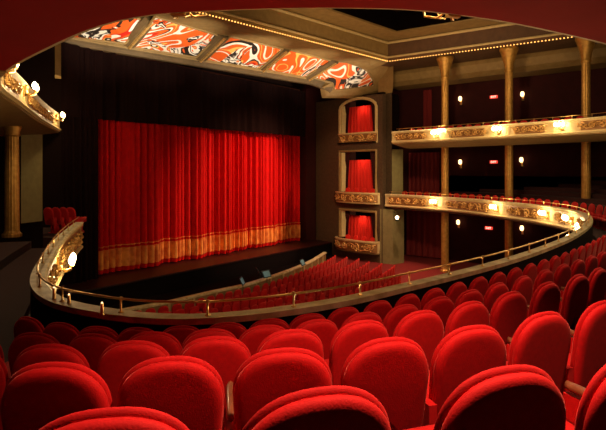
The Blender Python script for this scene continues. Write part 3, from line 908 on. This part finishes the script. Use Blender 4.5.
def box_chair():
    r = thing('box_chair', 'x', 'chair')
    rings = []
    MB_ = MB(); pad(MB_, .45, .42, .98, [(-.04, .05), (-.03, .0), (.02, 0), (.04, .05)]); MB_.build('backrest', boxcurt_m, r, smooth=True)
    q = MB(); q.box((0, .24, .44), (.44, .42, .09)); q.build('seat_cushion', boxcurt_m, r)
    for sx in (-.18, .18):
        for sy in (.06, .40):
            q = MB(); q.tube([(sx, sy, .4), (sx*1.05, sy*1.02, 0)], [.022, .014], 6); q.build('leg', gold, r)
    return r
ch0 = box_chair(); chk = kids(ch0); chused = False
blab = ['top', 'middle', 'lowest']
fz = [(1.9, 2.72, .12), (-2.42, -1.6, .62), (-5.92, -5.0, .75)]
for bi, ((z0, z1), (f0, f1, bul)) in enumerate(zip(opens, fz)):
    w = uR-uL; ext = .12 if bi == 0 else .3
    r = thing('theatre_box', '%s theatre box right of the stage with a gilded %s front' % (blab[bi], 'flat' if bi == 0 else 'bulging'), 'theatre box', bw(um, f0-0), 0, 'theatre boxes right of the stage')
    org = Vector(bw(um, f0))
    def loc_(p): return Vector(p)-org
    def bulge(s, o):                                   # s from the box centre
        q = min(abs(s)/(w/2+ext), 1); return BP1+e*(um+s)+nb*(o+bul*math.sqrt(max(0, 1-q**2.6)))
    fr = MB(); rings = []; led = []; N_ = 24; wv = w/2+ext
    for i in range(N_+1):
        s = -wv+2*wv*i/N_
        sec = []; h = f1-f0
        for o, z in ((-.1, 0), (.0, 0.02), (.05, .1), (.0, .14), (.04, h*.5), (.0, h-.16), (.06, h-.1), (-.1, h-.1)):
            if bi == 2: o += -.12*max(0, 1-z/(h*.6))
            p = bulge(s, o); sec.append(loc_((p.x, p.y, CZ+f0+z)))
        rings.append(sec)
        p0, p1 = bulge(s, .1), bulge(s, -.14); led.append([loc_((p0.x, p0.y, CZ+f1-.1)), loc_((p0.x, p0.y, CZ+f1)), loc_((p1.x, p1.y, CZ+f1)), loc_((p1.x, p1.y, CZ+f1-.1))])
    fr.loft(rings); fr.build('front', cream, r)
    MB().loft(led).build('ledge', cream, r)
    def rf(s, o, bulge=bulge):
        p = bulge(s, o); return (p.x-org.x, p.y-org.y)
    fl = MB(); rg = []
    for i in range(N_+1):
        s = -wv*.97+2*wv*.97*i/N_; rg.append([(*rf(s, o), (f1-f0)*z) for o, z in ((.0, .16), (.045, .16), (.045, .82), (.0, .82))])
    fl.loft(rg); fl.build('relief_field', bronze, r)
    rel = relief(rf, wv*1.9, (f1-f0)*.72, 500+bi, 'relief_panel', r, out=.04); rel.location.z = (f1-f0)*.5
    # floor and side returns closing the bulge
    pts_ = [bulge(-wv+2*wv*i/N_, 0) for i in range(N_+1)]+[BP1+e*(um+wv)-nb*2.2, BP1+e*(um-wv)-nb*2.2]
    MB().add([loc_((p.x, p.y, CZ+f0+.1)) for p in pts_]+[loc_((p.x, p.y, CZ+f0+.0)) for p in pts_],
             [tuple(range(len(pts_))), tuple(reversed(range(len(pts_), 2*len(pts_))))]).build('floor_slab', tand, r)
    # moulded frame of the opening
    fm = MB(); path = [(uL, f1), (uL, zs if bi == 0 else z1)]
    if bi == 0: path += [(um-hw*math.cos(math.pi*k/10), zs+(za-zs)*math.sin(math.pi*k/10)) for k in range(1, 10)]
    path += [(uR, zs if bi == 0 else z1), (uR, f1)]
    fm.tube([loc_(bw(u, z, .02)) for u, z in path], .11, 6); fm.build('moulded_frame', tan if bi else cream, r)
    wj = MB(); p0 = [loc_(bw(uL+.16, f1, -.05)), loc_(bw(uL+.36, f1, -.4)), loc_(bw(uL+.36, z1-.1, -.4)), loc_(bw(uL+.16, z1-.1, -.05))]
    wj.add(p0+[p+Vector((e.x*-.1, e.y*-.1, 0)) for p in p0], [(0, 1, 2, 3), (7, 6, 5, 4), (0, 4, 5, 1), (1, 5, 6, 2), (2, 6, 7, 3), (3, 7, 4, 0)]); wj.build('side_jamb', cream, r)
    bk = MB()
    zt_ = z1 if bi else za
    vs = [bw(uL-.3, f0, -2.2), bw(uR+.3, f0, -2.2), bw(uR+.3, zt_+.2, -2.2), bw(uL-.3, zt_+.2, -2.2)]
    vs2 = [bw(uL-.3, f0, -2.3), bw(uR+.3, f0, -2.3), bw(uR+.3, zt_+.2, -2.3), bw(uL-.3, zt_+.2, -2.3)]
    bk.add([loc_(v) for v in vs+vs2], [(0, 1, 2, 3), (7, 6, 5, 4), (0, 4, 5, 1), (1, 5, 6, 2), (2, 6, 7, 3), (3, 7, 4, 0)]); bk.build('rear_wall', dark, r)
    # ceiling of the box
    cb = MB(); vv = [bw(uL-.3, zt_+.2, -.4), bw(uR+.3, zt_+.2, -.4), bw(uR+.3, zt_+.2, -2.2), bw(uL-.3, zt_+.2, -2.2)]
    cb.add([loc_(v) for v in vv]+[loc_(v)+Vector((0, 0, .1)) for v in vv], [(0, 1, 2, 3), (7, 6, 5, 4), (0, 4, 5, 1), (1, 5, 6, 2), (2, 6, 7, 3), (3, 7, 4, 0)]); cb.build('box_ceiling', dark, r)
    # dark lambrequin drapes at the opening, red curtain behind
    u0, u1 = (u_px(344.5, -.8), u_px(374.5, -.8))
    zt = {0: 4.75, 1: .75, 2: -3.4}[bi]
    cw = u1-u0; mb = MB(); N2 = 72; rr = []
    for j in range(7):
        v = j/6; row = []
        for i in range(N2+1):
            t = i/N2; tap = .86+.14*v
            u = (t-.5)*cw*tap; o = -.8+.07*math.cos(t*cw*19)+.03*math.sin(t*31+bi)
            p = BP1+e*((u0+u1)/2+u)+nb*o; row.append((p.x, p.y, CZ+zt+(f0+.1-zt)*v))
        rr.append(row)
    mb.loft(rr, caps=False, closed=False); mb.loft([[(x-nb.x*.03, y-nb.y*.03, z) for x, y, z in q] for q in rr], caps=False, closed=False)
    cu = mb.build('box_curtain', boxcurt_m, smooth=True)
    tag(cu, 'lit red pleated curtain at the back of the %s box beside the stage' % blab[bi], 'curtain', 'curtains in the boxes', 'thing')
    for sgn in (-1, 1):
        mb = MB(); rr = []
        for j in range(6):
            v = j/5; row = []
            for i in range(17):
                t = i/16; uu = (uL+.14 if sgn < 0 else uR-.14)-sgn*t*(.35+.28*(1-v)**1.5)
                p = BP1+e*uu+nb*(-.3+.04*math.cos(t*25)); row.append((p.x, p.y, CZ+(zt_-.05)+(f1-.2-zt_)*v))
            rr.append(row)
        mb.loft(rr, caps=False, closed=False); mb.loft([[(x-nb.x*.03, y-nb.y*.03, z) for x, y, z in q] for q in rr], caps=False, closed=False)
        sd = mb.build('side_drape', maroon, smooth=True)
        tag(sd, 'dark tied side drape on the %s of the %s box opening' % ('left' if sgn < 0 else 'right', blab[bi]), 'curtain', 'side drapes of the boxes', 'thing')
    light('box_light', 'SPOT', bw(um, zt_-.2, -.25), 60, (1, .62, .35), .12, target=bw(um, (z0+z1)/2-.3, -.9), angle=120, blend=.9)
    if bi:
        for k in range(4):
            s = -w*.34+w*.68*k/3
            p = BP1+e*(um+s)+nb*(-.2); rz = math.atan2(nb.y, nb.x)-math.pi/2
            lab = 'small red chair, %s from the left in the %s box' % (ORD[k+1], blab[bi])
            if not chused: chused = True; ch0.location = (p.x, p.y, CZ+f0+.12); ch0.rotation_euler = (0, 0, rz); tag(ch0, lab, None, 'chairs in the boxes')
            else: dup(ch0, chk, (p.x, p.y, CZ+f0+.12), rz, lab, 'chairs in the boxes')
    MB().add([loc_(bw(uL, f0+.02, .3)), loc_(bw(uR, f0+.02, .3)), loc_(bw(uR, f0+.02, -2.2)), loc_(bw(uL, f0+.02, -2.2)),
              loc_(bw(uL, f0+.12, .3)), loc_(bw(uR, f0+.12, .3)), loc_(bw(uR, f0+.12, -2.2)), loc_(bw(uL, f0+.12, -2.2))],
             [(3, 2, 1, 0), (4, 5, 6, 7), (0, 1, 5, 4), (1, 2, 6, 5), (2, 3, 7, 6), (3, 0, 4, 7)]).build('box_floor', dark, r)

# stage spotlight on the pier
px_, d_ = 397, 33.0
sx, sy = at_d(px_, d_)
sp = thing('stage_spotlight', 'small round stage spotlight bracketed on the pier under the lower balcony end', 'spotlight', (sx, sy, CZ-3.15))
MB().tube([(0, 0, 0), (.25, .12, -.08)], [.15, .19], 12).build('housing', iron, sp)
MB().ball((-.03, -.02, .01), .11, 10, 6).build('lens', bulb_m, sp, smooth=True)
MB().tube([(.15, .05, 0), (.3, .25, .3), (.5, .5, .3)], .025, 6).build('bracket', iron, sp)

# ------------------------------------------------------------------ left side pier, brackets
lp = MB(); lp.prism([tuple(at_d(21, 21.5)), tuple(at_d(42.5, 22.6)), tuple(at_d(42.5, 23.6)), tuple(at_d(21, 23.0))], CZ-2.3, CZ+1.7); struct('wall_pier_left', lp, green)
lp = MB(); lp.prism([tuple(at_d(45.5, 23.6)), tuple(at_d(54, 24.1)), tuple(at_d(54, 24.6)), tuple(at_d(45.5, 24.3))], CZ-2.0, CZ+1.5); struct('trim_11', lp, tand)
lp = MB(); lp.prism([tuple(at_d(55, 21)), tuple(at_d(61, 21.3)), tuple(at_d(61, 22)), tuple(at_d(55, 21.8))], CZ+4.0, CZ+5.7); struct('trim_12', lp, tan)

# low lit posts by the left steps of the balcony
for i, (px, py, d, h) in enumerate([(54, 300, 6.4, .14), (69, 305, 6.2, .10), (102, 311, 5.7, .13)]):
    x, y = at_d(px, d)
    r = thing('aisle_light', 'short brass post light by the ledge, %s of three at the left' % ['leftmost', 'middle', 'rightmost'][i], 'lamp', (x, y, MT), 0, 'short post lights at the left')
    MB().lathe([(.03, 0), (.02, .02), (.018, h)], n=8).build('post', brass, r)
    MB().ball((0, 0, h+.006), .011, 8, 6).build('bulb', shade_m, r, smooth=True)

# ------------------------------------------------------------------ lighting
WARM = (1, .70, .38)
# stage curtain: two profile spots
light('curtain_spot', 'SPOT', (29, 8, CZ+6.0), 15000, (1, .6, .38), .15, target=(23.9, CY, CZ-2.2), angle=41, blend=.75)
light('curtain_spot', 'SPOT', (27, 8, CZ+6.4), 4500, (1, .62, .4), .2, target=(25.2, CY, CZ+.2), angle=30, blend=.9)
# painted panels
for q in quads:
    c = sum(q, Vector())/4
    light('panel_spot', 'SPOT', (c.x-1.0, c.y-7.5, CZ+2.2), 4600, (1, .86, .66), .1, target=(c.x, c.y, c.z-.1), angle=40, blend=1)
# soffit downlights over the near seats
def down(x, y, p, ang=110, z=UB-.16): light('soffit_downlight', 'SPOT', (x, y, z), p, (1, .66, .42), .08, target=(x, y, 0), angle=ang, blend=.6)
down(1.92, .5, 480, 100)
down(4.3, 1.0, 130, 95)
down(.3, 2.2, 9)
down(7.2, .7, 90, 95)
down(10.5, .4, 80, 95)
light('box_spot', 'SPOT', (16, 8, CZ+5), 5500, WARM, .2, target=((BP1.x+BP2.x)/2, (BP1.y+BP2.y)/2, CZ-.8), angle=26, blend=.6)
# stalls
light('house_spot', 'SPOT', (24, 12, CZ+8.4), 6500, (1, .6, .38), .4, target=(27.5, 16.5, 0), angle=50, blend=.8)
# piers, columns, ceilings
light('house_spot', 'SPOT', (15, 8, CZ+7.5), 3600, WARM, .4, target=(31, 11, CZ+.5), angle=75, blend=.9)
light('house_spot', 'SPOT', (20, 12, CZ+1.0), 1500, WARM, .4, target=(25, 15, CZ+8), angle=110, blend=.9)
w = bpy.data.worlds.new('World'); S.world = w; w.use_nodes = True
w.node_tree.nodes['Background'].inputs[0].default_value = (1, .25, .12, 1)
w.node_tree.nodes['Background'].inputs[1].default_value = .02

# ------------------------------------------------------------------ camera
cd = bpy.data.cameras.new('camera'); co = bpy.data.objects.new('camera', cd); COL.objects.link(co)
cd.sensor_width = 36; cd.lens = 36*F/606; cd.shift_y = -45/606; cd.clip_start = .02; cd.clip_end = 200
co.location = (0, 0, CZ)
co.rotation_euler = (math.pi/2, 0, math.atan2(SN, CS)-math.pi/2)
S.camera = co
S.view_settings.view_transform = 'Standard'; S.view_settings.look = 'None'; S.view_settings.gamma = 1; S.view_settings.exposure = 0
S.view_settings.use_curve_mapping = False
S.cycles.use_denoising = True
S.cycles.max_bounces = 6; S.cycles.sample_clamp_indirect = 4
